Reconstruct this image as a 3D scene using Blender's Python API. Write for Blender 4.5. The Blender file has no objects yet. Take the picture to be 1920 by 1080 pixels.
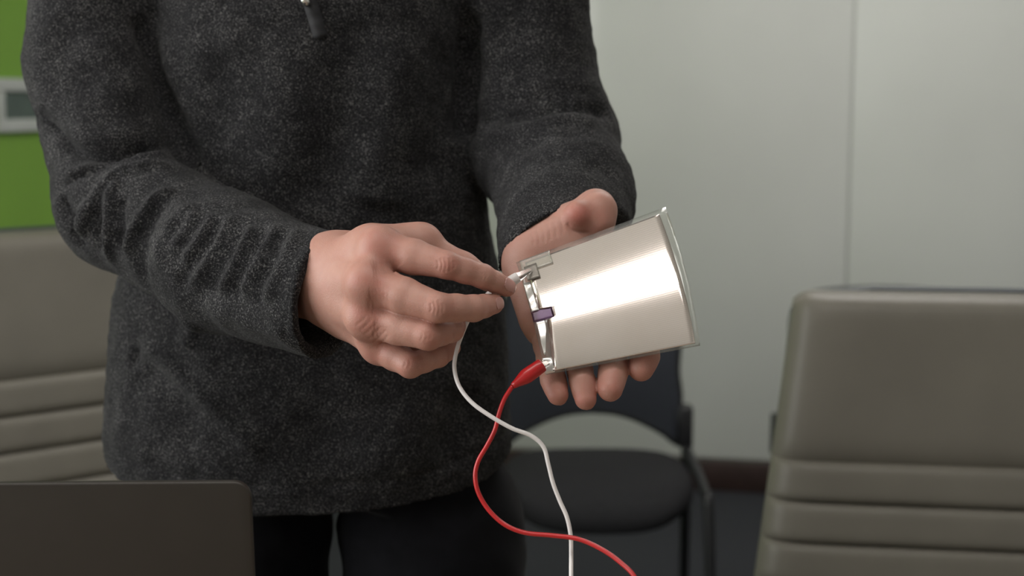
import bpy, bmesh, math, random
import numpy as np
from mathutils import Vector, Matrix

random.seed(4)
RNG = np.random.default_rng(7)
SC = bpy.context.scene
COL = SC.collection

# ------------------------------------------------------------------ camera
CAM_H, PITCH, FPX = 1.30, math.radians(7.5), 50.0 / 36.0 * 1920
cam_data = bpy.data.cameras.new('camera')
cam = bpy.data.objects.new('camera', cam_data)
COL.objects.link(cam)
cam.location = (0, 0, CAM_H)
cam.rotation_euler = (math.radians(90) - PITCH, 0, 0)
cam_data.lens = 50
cam_data.sensor_width = 36
cam_data.clip_start = 0.05
cam_data.dof.use_dof = True
cam_data.dof.focus_distance = 1.14
cam_data.dof.aperture_fstop = 5.0
SC.camera = cam

# ------------------------------------------------------------------ world, exposure
w = bpy.data.worlds.new('world')
SC.world = w
w.use_nodes = True
wn = w.node_tree
wn.nodes['Background'].inputs[0].default_value = (0.75, 0.85, 1.0, 1)
wn.nodes['Background'].inputs[1].default_value = 0.6
vs = SC.view_settings
vs.view_transform = 'Standard'
vs.look = 'None'
vs.exposure = 0.0
vs.gamma = 1.0
vs.use_curve_mapping = False

# ------------------------------------------------------------------ room frame (turned a little against the camera)
RYAW = math.radians(-12)
RB = Vector((0.72, 4.66, 0))
ROOM = Matrix.Translation(RB) @ Matrix.Rotation(RYAW, 4, 'Z')
U0, U1, V0, V1, CEIL = -1.82, 2.7, -7.2, 0.0, 2.7
WIN = (-6.0, -3.3, 0.85, 2.45)          # daylight window in the left wall: v0, v1, z0, z1

def area_light(name, loc, direction, sx, sy, power, col):
    l = bpy.data.lights.new(name, 'AREA')
    l.shape = 'RECTANGLE'
    l.size, l.size_y = sx, sy
    l.energy = power
    l.color = col
    o = bpy.data.objects.new(name, l)
    COL.objects.link(o)
    o.location = loc
    o.rotation_euler = Vector(direction).to_track_quat('-Z', 'Y').to_euler()
    return o

# daylight through the window in the left wall
area_light('window_daylight', ROOM @ Vector((U0 - 0.10, (WIN[0] + WIN[1]) / 2, (WIN[2] + WIN[3]) / 2)),
           ROOM.to_3x3() @ Vector((1, 0, -0.12)), 2.6, 1.55, 62, (1.0, 0.985, 0.96))
LAMP_EMIT = 6.0      # ceiling panels, built further down

# ------------------------------------------------------------------ helpers
def P(px, py, d):
    """world point seen at a pixel of the 1920x1080 frame, d metres along the view axis"""
    a, t = (px - 960) / FPX, (540 - py) / FPX
    c, s = math.cos(PITCH), math.sin(PITCH)
    return np.array([a * d, d * (c + t * s), CAM_H + d * (-s + t * c)])

def PY(px, py, Y):
    t = (540 - py) / FPX
    return P(px, py, Y / (math.cos(PITCH) + t * math.sin(PITCH)))

def link(name, me, mat=None, parent=None):
    o = bpy.data.objects.new(name, me)
    COL.objects.link(o)
    if mat is not None:
        me.materials.append(mat)
    if parent is not None:
        o.parent = parent
        o.matrix_parent_inverse = parent.matrix_world.inverted()
    return o

def mesh_from(verts, faces, smooth=True):
    me = bpy.data.meshes.new('m')
    verts = np.asarray(verts, dtype=np.float64)
    if isinstance(faces, np.ndarray):
        n, k = faces.shape
        me.vertices.add(len(verts)); me.vertices.foreach_set('co', verts.ravel())
        me.loops.add(n * k); me.loops.foreach_set('vertex_index', faces.ravel().astype(np.int32))
        me.polygons.add(n); me.polygons.foreach_set('loop_start', np.arange(0, n * k, k, dtype=np.int32))
        me.update(calc_edges=True)
    else:
        me.from_pydata([tuple(v) for v in verts], [], faces)
    if smooth:
        me.polygons.foreach_set('use_smooth', np.ones(len(me.polygons), dtype=bool))
    me.validate(); me.update()
    return me

def tag(o, label=None, cat=None, group=None, kind=None):
    if label: o['label'] = label
    if cat: o['category'] = cat
    if group: o['group'] = group
    if kind: o['kind'] = kind
    return o

def empty(name, loc=(0, 0, 0), rz=0):
    o = bpy.data.objects.new(name, None)
    COL.objects.link(o)
    o.location = loc
    o.rotation_euler = (0, 0, rz)
    o.empty_display_size = 0.05
    bpy.context.view_layer.update()
    return o

def local(name, me, mat, parent):
    """child whose mesh is written in its parent's local frame"""
    o = bpy.data.objects.new(name, me)
    COL.objects.link(o)
    if mat is not None: me.materials.append(mat)
    o.parent = parent
    return o

def bm_mesh(bm, smooth=False):
    me = bpy.data.meshes.new('m')
    bmesh.ops.recalc_face_normals(bm, faces=bm.faces)
    bm.to_mesh(me); bm.free()
    if smooth:
        me.polygons.foreach_set('use_smooth', np.ones(len(me.polygons), dtype=bool))
    return me

def box_bm(bm, x0, x1, y0, y1, z0, z1, bevel=0.0, seg=2):
    r = bmesh.ops.create_cube(bm, size=1.0)
    for v in r['verts']:
        v.co = Vector(((x0 + x1) / 2 + v.co.x * (x1 - x0), (y0 + y1) / 2 + v.co.y * (y1 - y0), (z0 + z1) / 2 + v.co.z * (z1 - z0)))
    if bevel > 0:
        es = list({e for v in r['verts'] for e in v.link_edges})
        bmesh.ops.bevel(bm, geom=es, offset=bevel, segments=seg, affect='EDGES', profile=0.5)

def box(x0, x1, y0, y1, z0, z1, bevel=0.0, seg=2):
    bm = bmesh.new()
    box_bm(bm, x0, x1, y0, y1, z0, z1, bevel, seg)
    return bm_mesh(bm, bevel > 0)

def catmull(pts, n=8):
    pts = [np.asarray(p, float) for p in pts]
    q = [2 * pts[0] - pts[1]] + pts + [2 * pts[-1] - pts[-2]]
    out = []
    for i in range(1, len(q) - 2):
        for k in range(n):
            t = k / n
            a, b, c, d = q[i - 1], q[i], q[i + 1], q[i + 2]
            out.append(0.5 * ((2 * b) + (c - a) * t + (2 * a - 5 * b + 4 * c - d) * t * t + (3 * b - a - 3 * c + d) * t ** 3))
    out.append(pts[-1])
    return np.array(out)

def tube(pts, rad, seg=12, closed_ends=True, flat=None):
    """sweep of a round section along pts; rad is a number or one per point; flat=(axis, factor) squashes"""
    pts = np.asarray(pts, float)
    n = len(pts)
    rad = np.full(n, rad) if np.isscalar(rad) else np.asarray(rad)
    T = np.gradient(pts, axis=0)
    T /= np.linalg.norm(T, axis=1)[:, None] + 1e-12
    up = np.array([0, 0, 1.0]) if abs(T[0][2]) < 0.9 else np.array([1.0, 0, 0])
    N = np.cross(T[0], up); N /= np.linalg.norm(N)
    verts, faces = [], []
    for i in range(n):
        N = N - T[i] * np.dot(N, T[i]); N /= np.linalg.norm(N)
        B = np.cross(T[i], N)
        for k in range(seg):
            a = 2 * math.pi * k / seg
            verts.append(pts[i] + rad[i] * (math.cos(a) * N + math.sin(a) * B))
    for i in range(n - 1):
        for k in range(seg):
            a, b = i * seg + k, i * seg + (k + 1) % seg
            faces.append((a, b, b + seg, a + seg))
    if closed_ends:
        faces.append(tuple(range(seg - 1, -1, -1)))
        faces.append(tuple((n - 1) * seg + k for k in range(seg)))
    return mesh_from(verts, faces)

def prism(outline, y0, y1, bevel=0.0, seg=2):
    """outline of (x, z) extruded from y0 to y1"""
    bm = bmesh.new()
    f = bm.faces.new([bm.verts.new((x, y0, z)) for x, z in outline])
    r = bmesh.ops.extrude_face_region(bm, geom=[f])
    for e in r['geom']:
        if isinstance(e, bmesh.types.BMVert): e.co.y = y1
    if bevel > 0:
        es = [e for e in bm.edges if abs(e.verts[0].co.y - e.verts[1].co.y) < 1e-7]
        bmesh.ops.bevel(bm, geom=es, offset=bevel, segments=seg, affect='EDGES', profile=0.5)
    return bm_mesh(bm, bevel > 0)

def rounded_rect(x0, x1, z0, z1, r, n=6):
    out = []
    for cx, cz, a0 in ((x1 - r, z1 - r, 0), (x0 + r, z1 - r, 90), (x0 + r, z0 + r, 180), (x1 - r, z0 + r, 270)):
        for k in range(n + 1):
            a = math.radians(a0 + 90 * k / n)
            out.append((cx + r * math.cos(a), cz + r * math.sin(a)))
    return out

# ------------------------------------------------------------------ materials
def new_mat(name):
    m = bpy.data.materials.new(name)
    m.use_nodes = True
    nt = m.node_tree
    return m, nt, nt.nodes['Principled BSDF']

def node(nt, typ, **kw):
    n = nt.nodes.new(typ)
    for k, v in kw.items():
        if k.startswith('i_'):
            n.inputs[k[2:].replace('_', ' ')].default_value = v
        else:
            setattr(n, k, v)
    return n

def ramp(nt, stops):
    r = nt.nodes.new('ShaderNodeValToRGB')
    cr = r.color_ramp
    while len(cr.elements) < len(stops): cr.elements.new(0.5)
    for e, (p, c) in zip(cr.elements, stops):
        e.position = p
        e.color = (*c, 1)
    return r

def mat_simple(name, col, rough=0.5, metal=0.0, var=0.06, scale=20, bump=0.0, bscale=300, coat=0.0, sheen=0.0, spec=0.5):
    m, nt, b = new_mat(name)
    tc = nt.nodes.new('ShaderNodeTexCoord')
    nz = node(nt, 'ShaderNodeTexNoise')
    nz.inputs['Scale'].default_value = scale
    nz.inputs['Detail'].default_value = 4
    nt.links.new(tc.outputs['Object'], nz.inputs['Vector'])
    lo = tuple(max(0, c * (1 - var)) for c in col); hi = tuple(min(1, c * (1 + var)) for c in col)
    r = ramp(nt, [(0.3, lo), (0.7, hi)])
    nt.links.new(nz.outputs['Fac'], r.inputs['Fac'])
    nt.links.new(r.outputs['Color'], b.inputs['Base Color'])
    b.inputs['Roughness'].default_value = rough
    b.inputs['Metallic'].default_value = metal
    b.inputs['Coat Weight'].default_value = coat
    b.inputs['Sheen Weight'].default_value = sheen
    b.inputs['Specular IOR Level'].default_value = spec
    if bump > 0:
        n2 = node(nt, 'ShaderNodeTexNoise')
        n2.inputs['Scale'].default_value = bscale
        n2.inputs['Detail'].default_value = 3
        nt.links.new(tc.outputs['Object'], n2.inputs['Vector'])
        bp = node(nt, 'ShaderNodeBump')
        bp.inputs['Strength'].default_value = bump
        bp.inputs['Distance'].default_value = 0.001
        nt.links.new(n2.outputs['Fac'], bp.inputs['Height'])
        nt.links.new(bp.outputs['Normal'], b.inputs['Normal'])
    return m

def mat_sweater():
    m, nt, b = new_mat('heather_fleece')
    tc = nt.nodes.new('ShaderNodeTexCoord')
    mp = node(nt, 'ShaderNodeMapping')
    mp.inputs['Scale'].default_value = (1, 1, 1)
    nt.links.new(tc.outputs['Object'], mp.inputs['Vector'])
    n1 = node(nt, 'ShaderNodeTexNoise')
    n1.inputs['Scale'].default_value = 620
    n1.inputs['Detail'].default_value = 2.5
    n1.inputs['Roughness'].default_value = 0.6
    nt.links.new(mp.outputs['Vector'], n1.inputs['Vector'])
    n2 = node(nt, 'ShaderNodeTexNoise')
    n2.inputs['Scale'].default_value = 34
    n2.inputs['Detail'].default_value = 3
    nt.links.new(mp.outputs['Vector'], n2.inputs['Vector'])
    add = node(nt, 'ShaderNodeMath', operation='MULTIPLY_ADD')
    nt.links.new(n2.outputs['Fac'], add.inputs[0])
    add.inputs[1].default_value = 0.22
    nt.links.new(n1.outputs['Fac'], add.inputs[2])
    r = ramp(nt, [(0.44, (0.0056, 0.0054, 0.0060)), (0.58, (0.0118, 0.0115, 0.0126)), (0.69, (0.032, 0.0315, 0.0325)), (0.84, (0.130, 0.127, 0.124))])
    nt.links.new(add.outputs[0], r.inputs['Fac'])
    nt.links.new(r.outputs['Color'], b.inputs['Base Color'])
    b.inputs['Roughness'].default_value = 0.95
    b.inputs['Specular IOR Level'].default_value = 0.1
    b.inputs['Sheen Weight'].default_value = 0.04
    b.inputs['Sheen Roughness'].default_value = 0.6
    bp = node(nt, 'ShaderNodeBump')
    bp.inputs['Strength'].default_value = 0.55
    bp.inputs['Distance'].default_value = 0.0012
    nt.links.new(n1.outputs['Fac'], bp.inputs['Height'])
    nt.links.new(bp.outputs['Normal'], b.inputs['Normal'])
    return m

def mat_skin():
    m, nt, b = new_mat('skin')
    tc = nt.nodes.new('ShaderNodeTexCoord')
    at = node(nt, 'ShaderNodeAttribute', attribute_name='flush')
    n1 = node(nt, 'ShaderNodeTexNoise')
    n1.inputs['Scale'].default_value = 90
    n1.inputs['Detail'].default_value = 4
    nt.links.new(tc.outputs['Object'], n1.inputs['Vector'])
    fac = node(nt, 'ShaderNodeMath', operation='MULTIPLY_ADD')
    nt.links.new(n1.outputs['Fac'], fac.inputs[0])
    fac.inputs[1].default_value = 0.5
    nt.links.new(at.outputs['Fac'], fac.inputs[2])
    r = ramp(nt, [(0.10, (0.465, 0.262, 0.208)), (0.42, (0.425, 0.212, 0.166)), (0.95, (0.43, 0.142, 0.112))])
    nt.links.new(fac.outputs[0], r.inputs['Fac'])
    nt.links.new(r.outputs['Color'], b.inputs['Base Color'])
    b.inputs['Roughness'].default_value = 0.48
    b.inputs['Specular IOR Level'].default_value = 0.35
    b.inputs['Subsurface Weight'].default_value = 0.18
    b.inputs['Subsurface Radius'].default_value = (1.0, 0.35, 0.2)
    b.inputs['Subsurface Scale'].default_value = 0.004
    v = node(nt, 'ShaderNodeTexVoronoi')
    v.inputs['Scale'].default_value = 900
    nt.links.new(tc.outputs['Object'], v.inputs['Vector'])
    n3 = node(nt, 'ShaderNodeTexNoise')
    n3.inputs['Scale'].default_value = 260
    n3.inputs['Detail'].default_value = 3
    nt.links.new(tc.outputs['Object'], n3.inputs['Vector'])
    ad = node(nt, 'ShaderNodeMath', operation='ADD')
    nt.links.new(v.outputs['Distance'], ad.inputs[0]); nt.links.new(n3.outputs['Fac'], ad.inputs[1])
    bp = node(nt, 'ShaderNodeBump')
    bp.inputs['Strength'].default_value = 0.16
    bp.inputs['Distance'].default_value = 0.0008
    nt.links.new(ad.outputs[0], bp.inputs['Height'])
    nt.links.new(bp.outputs['Normal'], b.inputs['Normal'])
    return m

def mat_foil():
    m, nt, b = new_mat('silver_cell')
    uv = node(nt, 'ShaderNodeUVMap', uv_map='UVMap')
    wv = node(nt, 'ShaderNodeTexWave', wave_type='BANDS', bands_direction='Y')
    wv.inputs['Scale'].default_value = 22
    wv.inputs['Distortion'].default_value = 0.15
    nt.links.new(uv.outputs['UV'], wv.inputs['Vector'])
    n1 = node(nt, 'ShaderNodeTexNoise')
    n1.inputs['Scale'].default_value = 4
    nt.links.new(uv.outputs['UV'], n1.inputs['Vector'])
    r = ramp(nt, [(0.3, (0.85, 0.755, 0.69)), (0.7, (0.89, 0.80, 0.745))])
    nt.links.new(n1.outputs['Fac'], r.inputs['Fac'])
    mx = node(nt, 'ShaderNodeMix', data_type='RGBA', blend_type='MULTIPLY')
    mx.inputs['Factor'].default_value = 0.10
    nt.links.new(r.outputs['Color'], mx.inputs['A'])
    nt.links.new(wv.outputs['Color'], mx.inputs['B'])
    nt.links.new(mx.outputs['Result'], b.inputs['Base Color'])
    b.inputs['Metallic'].default_value = 0.8
    b.inputs['Roughness'].default_value = 0.14
    b.inputs['Coat Weight'].default_value = 0.15
    b.inputs['Coat Roughness'].default_value = 0.12
    bp = node(nt, 'ShaderNodeBump')
    bp.inputs['Strength'].default_value = 0.012
    bp.inputs['Distance'].default_value = 0.0004
    nt.links.new(wv.outputs['Fac'], bp.inputs['Height'])
    nt.links.new(bp.outputs['Normal'], b.inputs['Normal'])
    return m

def mat_film(name, tint, gloss=0.04, rough=0.08, haze=0.08):
    m = bpy.data.materials.new(name)
    m.use_nodes = True
    nt = m.node_tree
    nt.nodes.clear()
    out = nt.nodes.new('ShaderNodeOutputMaterial')
    tr = node(nt, 'ShaderNodeBsdfTransparent')
    tr.inputs['Color'].default_value = (*tint, 1)
    gl = node(nt, 'ShaderNodeBsdfGlossy')
    gl.inputs['Roughness'].default_value = rough
    gl.inputs['Color'].default_value = (0.9, 0.9, 0.88, 1)
    fr = node(nt, 'ShaderNodeLayerWeight')
    fr.inputs['Blend'].default_value = 0.25
    tc = node(nt, 'ShaderNodeTexCoord')
    nz = node(nt, 'ShaderNodeTexNoise')
    nz.inputs['Scale'].default_value = 60
    nt.links.new(tc.outputs['Object'], nz.inputs['Vector'])
    ma = node(nt, 'ShaderNodeMath', operation='MULTIPLY_ADD')
    nt.links.new(fr.outputs['Fresnel'], ma.inputs[0])
    ma.inputs[1].default_value = 0.45
    ma.inputs[2].default_value = gloss
    bp = node(nt, 'ShaderNodeBump')
    bp.inputs['Strength'].default_value = 0.15
    bp.inputs['Distance'].default_value = 0.002
    nt.links.new(nz.outputs['Fac'], bp.inputs['Height'])
    nt.links.new(bp.outputs['Normal'], gl.inputs['Normal'])
    df = node(nt, 'ShaderNodeBsdfDiffuse')
    df.inputs['Color'].default_value = (0.85, 0.85, 0.82, 1)
    mx0 = node(nt, 'ShaderNodeMixShader')
    mx0.inputs[0].default_value = haze
    nt.links.new(tr.outputs[0], mx0.inputs[1]); nt.links.new(df.outputs[0], mx0.inputs[2])
    mix = node(nt, 'ShaderNodeMixShader')
    nt.links.new(ma.outputs[0], mix.inputs[0])
    nt.links.new(mx0.outputs[0], mix.inputs[1]); nt.links.new(gl.outputs[0], mix.inputs[2])
    nt.links.new(mix.outputs[0], out.inputs['Surface'])
    return m

def mat_emit(name, col, s):
    m, nt, b = new_mat(name)
    b.inputs['Base Color'].default_value = (0.9, 0.9, 0.9, 1)
    b.inputs['Emission Color'].default_value = (*col, 1)
    b.inputs['Emission Strength'].default_value = s
    return m

M = {}
M['sweater'] = mat_sweater()
M['skin'] = mat_skin()
M['foil'] = mat_foil()
M['film'] = mat_film('clear_laminate', (0.93, 0.93, 0.91))
M['tape'] = mat_film('hazy_tape', (0.95, 0.94, 0.91), 0.06, 0.15, 0.16)
M['violet_film'] = mat_film('violet_film', (0.66, 0.56, 0.70), 0.01, 0.2, 0.0)
M['trouser'] = mat_simple('navy_trouser', (0.0055, 0.0055, 0.0075), 0.9, var=0.25, scale=60, bump=0.2, bscale=900, sheen=0.05, spec=0.15)
M['hair'] = mat_simple('brown_hair', (0.05, 0.03, 0.02), 0.6, var=0.4, scale=150)
M['nail'] = mat_simple('nail', (0.47, 0.25, 0.22), 0.28, var=0.05, scale=80)
M['zip_tape'] = mat_simple('black_zip_tape', (0.008, 0.008, 0.010), 0.7, var=0.2, scale=400)
M['steel'] = mat_simple('bright_steel', (0.78, 0.78, 0.77), 0.25, 1.0, var=0.05, scale=100)
M['tab'] = mat_simple('dull_tin_tab', (0.27, 0.245, 0.215), 0.45, 0.5, var=0.15, scale=250)
M['strip'] = mat_simple('silver_strip', (0.82, 0.79, 0.76), 0.30, 0.75, var=0.05, scale=120)
M['red'] = mat_simple('red_rubber', (0.46, 0.012, 0.014), 0.32, var=0.1, scale=60, coat=0.15)
M['white_pvc'] = mat_simple('white_rubber', (0.74, 0.70, 0.69), 0.42, var=0.04, scale=60)
M['whiteboard'] = mat_simple('white_glass_board', (0.77, 0.785, 0.755), 0.30, var=0.05, scale=1.3, coat=0.25)
M['green'] = mat_simple('green_paint', (0.27, 0.52, 0.070), 0.55, var=0.05, scale=3, bump=0.05, bscale=200)
M['plaster'] = mat_simple('pale_plaster', (0.62, 0.61, 0.58), 0.8, var=0.04, scale=4, bump=0.05, bscale=150)
M['ceiling'] = mat_simple('ceiling_tile', (0.78, 0.77, 0.74), 0.9, var=0.05, scale=30, bump=0.1, bscale=300)
M['carpet'] = mat_simple('slate_carpet', (0.050, 0.052, 0.060), 0.95, var=0.35, scale=220, bump=0.5, bscale=500, spec=0.1)
M['base'] = mat_simple('dark_red_skirting', (0.045, 0.024, 0.022), 0.5, var=0.2, scale=40)
M['leather'] = mat_simple('taupe_leather', (0.200, 0.184, 0.154), 0.46, var=0.06, scale=9, bump=0.12, bscale=700, spec=0.4)
M['shell'] = mat_simple('dark_shell', (0.045, 0.055, 0.062), 0.5, var=0.1)
M['chrome'] = mat_simple('polished_aluminium', (0.6, 0.6, 0.6), 0.2, 1.0, var=0.05)
M['black'] = mat_simple('black_plastic', (0.012, 0.012, 0.014), 0.5, var=0.15, scale=50)
M['mesh'] = mat_simple('black_mesh', (0.034, 0.038, 0.050), 0.8, var=0.25, scale=160, bump=0.4, bscale=300)
M['seatfab'] = mat_simple('black_seat_fabric', (0.022, 0.022, 0.024), 0.9, var=0.25, scale=200, bump=0.4, bscale=600, spec=0.2)
M['laptop'] = mat_simple('space_grey_aluminium', (0.050, 0.044, 0.039), 0.5, 0.5, var=0.03, scale=40)
M['screen'] = mat_simple('screen_glass', (0.01, 0.01, 0.012), 0.1, var=0.1)
M['keys'] = mat_simple('black_keys', (0.015, 0.015, 0.016), 0.5, var=0.1)
M['wood'] = mat_simple('table_laminate', (0.30, 0.24, 0.18), 0.4, var=0.15, scale=12)
M['white_paint'] = mat_simple('white_frame', (0.66, 0.69, 0.67), 0.4, var=0.03)
M['panel_glass'] = mat_simple('grey_green_glass', (0.085, 0.125, 0.115), 0.15, var=0.15, scale=12, coat=0.3)
M['shoe'] = mat_simple('dark_leather_shoe', (0.02, 0.016, 0.013), 0.4, var=0.2)
M['lamp'] = mat_emit('lamp_diffuser', (1.0, 0.96, 0.93), LAMP_EMIT)

# ------------------------------------------------------------------ the room
def room_obj(name, me, mat, kind='structure'):
    o = bpy.data.objects.new(name, me)
    COL.objects.link(o)
    if mat: me.materials.append(mat)
    o.matrix_world = ROOM
    if kind: o['kind'] = kind
    return o

def room_child(name, me, mat, parent):
    o = bpy.data.objects.new(name, me)
    COL.objects.link(o)
    me.materials.append(mat)
    o.parent = parent
    return o

T = 0.12
room_obj('floor', box(U0 - T, U1 + T, V0 - T, V1 + T, -0.1, 0), M['carpet'])
room_obj('ceiling', box(U0 - T, U1 + T, V0 - T, V1 + T, CEIL, CEIL + 0.1), M['ceiling'])
wb = room_obj('wall_back', box(U0 - T, U1 + T, V1 + 0.012, V1 + T, 0, CEIL), M['plaster'])
seam_u = 0.0
# u of the joint between the two boards: where the pixel column 1594 meets the back wall
q = (ROOM.inverted() @ Vector(P(1594, 300, 1.0))) ; c0 = ROOM.inverted() @ Vector((0, 0, CAM_H))
tt = (V1 - c0.y) / (q.y - c0.y)
seam_u = c0.x + (q.x - c0.x) * tt
edges = [U0 + 0.02, seam_u - 1.35 * 2 if seam_u - 2.7 > U0 + 0.3 else U0 + 0.02, seam_u - 1.35, seam_u, min(seam_u + 1.35, U1 - 0.02), U1 - 0.02]
edges = sorted(set(round(e, 4) for e in edges))
for a, b in zip(edges[:-1], edges[1:]):
    if b - a > 0.08:
        room_child('whiteboard_panel', box(a + 0.0015, b - 0.0015, V1 - 0.004, V1 + 0.0125, 0.11, CEIL - 0.02, 0.003, 2), M['whiteboard'], wb)
wl_bm = bmesh.new()
v0, v1, z0, z1 = WIN
for args in ((U0 - T, U0, V0, v0, 0, CEIL), (U0 - T, U0, v1, V1 + 0.012, 0, CEIL), (U0 - T, U0, v0, v1, 0, z0), (U0 - T, U0, v0, v1, z1, CEIL)):
    box_bm(wl_bm, *args)
room_obj('wall_left', bm_mesh(wl_bm), M['green'])
room_obj('wall_right', box(U1, U1 + T, V0, V1 + 0.012, 0, CEIL), M['plaster'])
room_obj('wall_front', box(U0, U1, V0 - T, V0, 0, CEIL), M['plaster'])
room_obj('baseboard_back', box(U0 + 0.016, U1, V1 - 0.018, V1 + 0.012, 0.0, 0.10, 0.004), M['base'])
room_obj('baseboard_left', box(U0, U0 + 0.015, V0, V1 - 0.019, 0.0, 0.10, 0.004), M['base'])
win = room_obj('window_1', None, None) if False else empty('window_1')
win.matrix_world = ROOM
win['kind'] = 'structure'
for args in ((v0, v0 + 0.05, z0, z1), (v1 - 0.05, v1, z0, z1), (v0 + 0.05, v1 - 0.05, z0, z0 + 0.05), (v0 + 0.05, v1 - 0.05, z1 - 0.05, z1), ((v0 + v1) / 2 - 0.025, (v0 + v1) / 2 + 0.025, z0 + 0.05, z1 - 0.05)):
    room_child('frame_bar', box(U0 - 0.075, U0 - 0.02, args[0], args[1], args[2], args[3], 0.004), M['white_paint'], win)

# framed panel on the green wall
def on_left_wall(px, py):
    r = ROOM.inverted() @ Vector(P(px, py, 1.0))
    t = (U0 - c0.x) / (r.x - c0.x)
    return c0 + (r - c0) * t
a = on_left_wall(-20, 146); b = on_left_wall(-20, 249); c = on_left_wall(170, 200)
fv0, fv1, fz0, fz1 = a.y, min(c.y, V1 - 0.1), b.z, a.z
fp = empty('wall_panel')
fp.matrix_world = ROOM @ Matrix.Translation((U0, (fv0 + fv1) / 2, fz0))
hw, hh, fr = (fv1 - fv0) / 2, fz1 - fz0, 0.034
def fpo(name, me, mat): return room_child(name, me, mat, fp)
fpo('face', box(0.0, 0.008, -hw + fr * 0.6, hw - fr * 0.6, fr * 0.6, hh - fr * 0.6), M['panel_glass'])
fpo('frame_bar', box(0, 0.022, -hw, hw, 0, fr, 0.003), M['white_paint'])
fpo('frame_bar', box(0, 0.022, -hw, hw, hh - fr, hh, 0.003), M['white_paint'])
fpo('frame_bar', box(0, 0.022, -hw, -hw + fr, fr, hh - fr, 0.003), M['white_paint'])
fpo('frame_bar', box(0, 0.022, hw - fr, hw, fr, hh - fr, 0.003), M['white_paint'])
tag(fp, 'white framed grey green panel mounted on the green wall', 'wall panel')

# ceiling lamps
def lamp(x, y, sx, sy, label):
    t = empty('ceiling_lamp', (x, y, CEIL - 0.045))
    fo = bmesh.new()
    for args in ((-sx, sx, -sy, -sy + 0.02), (-sx, sx, sy - 0.02, sy), (-sx, -sx + 0.02, -sy + 0.02, sy - 0.02), (sx - 0.02, sx, -sy + 0.02, sy - 0.02)):
        box_bm(fo, *args, 0, 0.045)
    local('housing', bm_mesh(fo), M['white_paint'], t)
    local('diffuser', box(-sx + 0.02, sx - 0.02, -sy + 0.02, sy - 0.02, 0.006, 0.02), M['lamp'], t)
    tag(t, label, 'ceiling lamp', 'flat ceiling lamps')
lamp(-0.1, 0.675, 0.85, 0.215, 'long flat ceiling lamp above the table')
lamp(0.8, 3.1, 0.6, 0.55, 'added square ceiling lamp, unseen, that brightens the white boards')  # unseen lamp added to brighten the back wall and boards

# ------------------------------------------------------------------ chairs
def pillow(w_top, w_bot, z0, z1, thick, shear, end_top=False, end_bot=False, nu=28, nv=12, curve=0.0):
    """upholstered channel between heights z0..z1, front face towards -y, closed at the back"""
    verts, faces = [], []
    us = np.sin(np.linspace(-math.pi / 2, math.pi / 2, nu + 1))
    vv = np.sin(np.linspace(-math.pi / 2, math.pi / 2, nv + 1))
    for v in vv:
        z = z0 + (z1 - z0) * (v + 1) / 2
        hwid = w_bot(z)
        if v > 0:
            fv = (1 - abs(v) ** 16) ** 0.5 if end_top else 1 - 0.20 * abs(v) ** 8
        else:
            fv = (1 - abs(v) ** 16) ** 0.5 if end_bot else 1 - 0.20 * abs(v) ** 8
        for u in us:
            fu = max(0.0, 1 - abs(u) ** 14) ** 0.5
            cr = 1.0
            if end_top and v > 0:           # rounded upper corners
                du = max(0, abs(u) * hwid - (hwid - 0.022)) / 0.022
                cr = du
            zz = z - (0.011 * cr * cr if end_top and v > 0.9 else 0)
            verts.append((u * hwid, shear(zz) - thick * fu * fv - curve * (1 - u * u), zz))
    n = nu + 1
    for j in range(nv):
        for i in range(nu):
            faces.append((j * n + i, j * n + i + 1, (j + 1) * n + i + 1, (j + 1) * n + i))
    m0 = len(verts)
    back = []
    for j in range(nv + 1):
        for i in (0, nu):
            x, y, z = verts[j * n + i]
            verts.append((x, shear(z) + 0.004, z))
    for j in range(nv):
        l0, l1 = m0 + 2 * j, m0 + 2 * (j + 1)
        faces.append((j * n, (j + 1) * n, l1, l0))
        faces.append((j * n + nu, l0 + 1, l1 + 1, (j + 1) * n + nu))
        faces.append((l0, l1, l1 + 1, l0 + 1))
    faces.append(tuple(range(nu + 1)) [::-1] + (m0, m0 + 1) if False else tuple([m0 + 1] + list(range(nu, -1, -1)) + [m0]))
    top = list(range(nv * n, nv * n + n))
    faces.append(tuple([m0 + 2 * nv] + top + [m0 + 2 * nv + 1]))
    return mesh_from(verts, faces)

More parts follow.
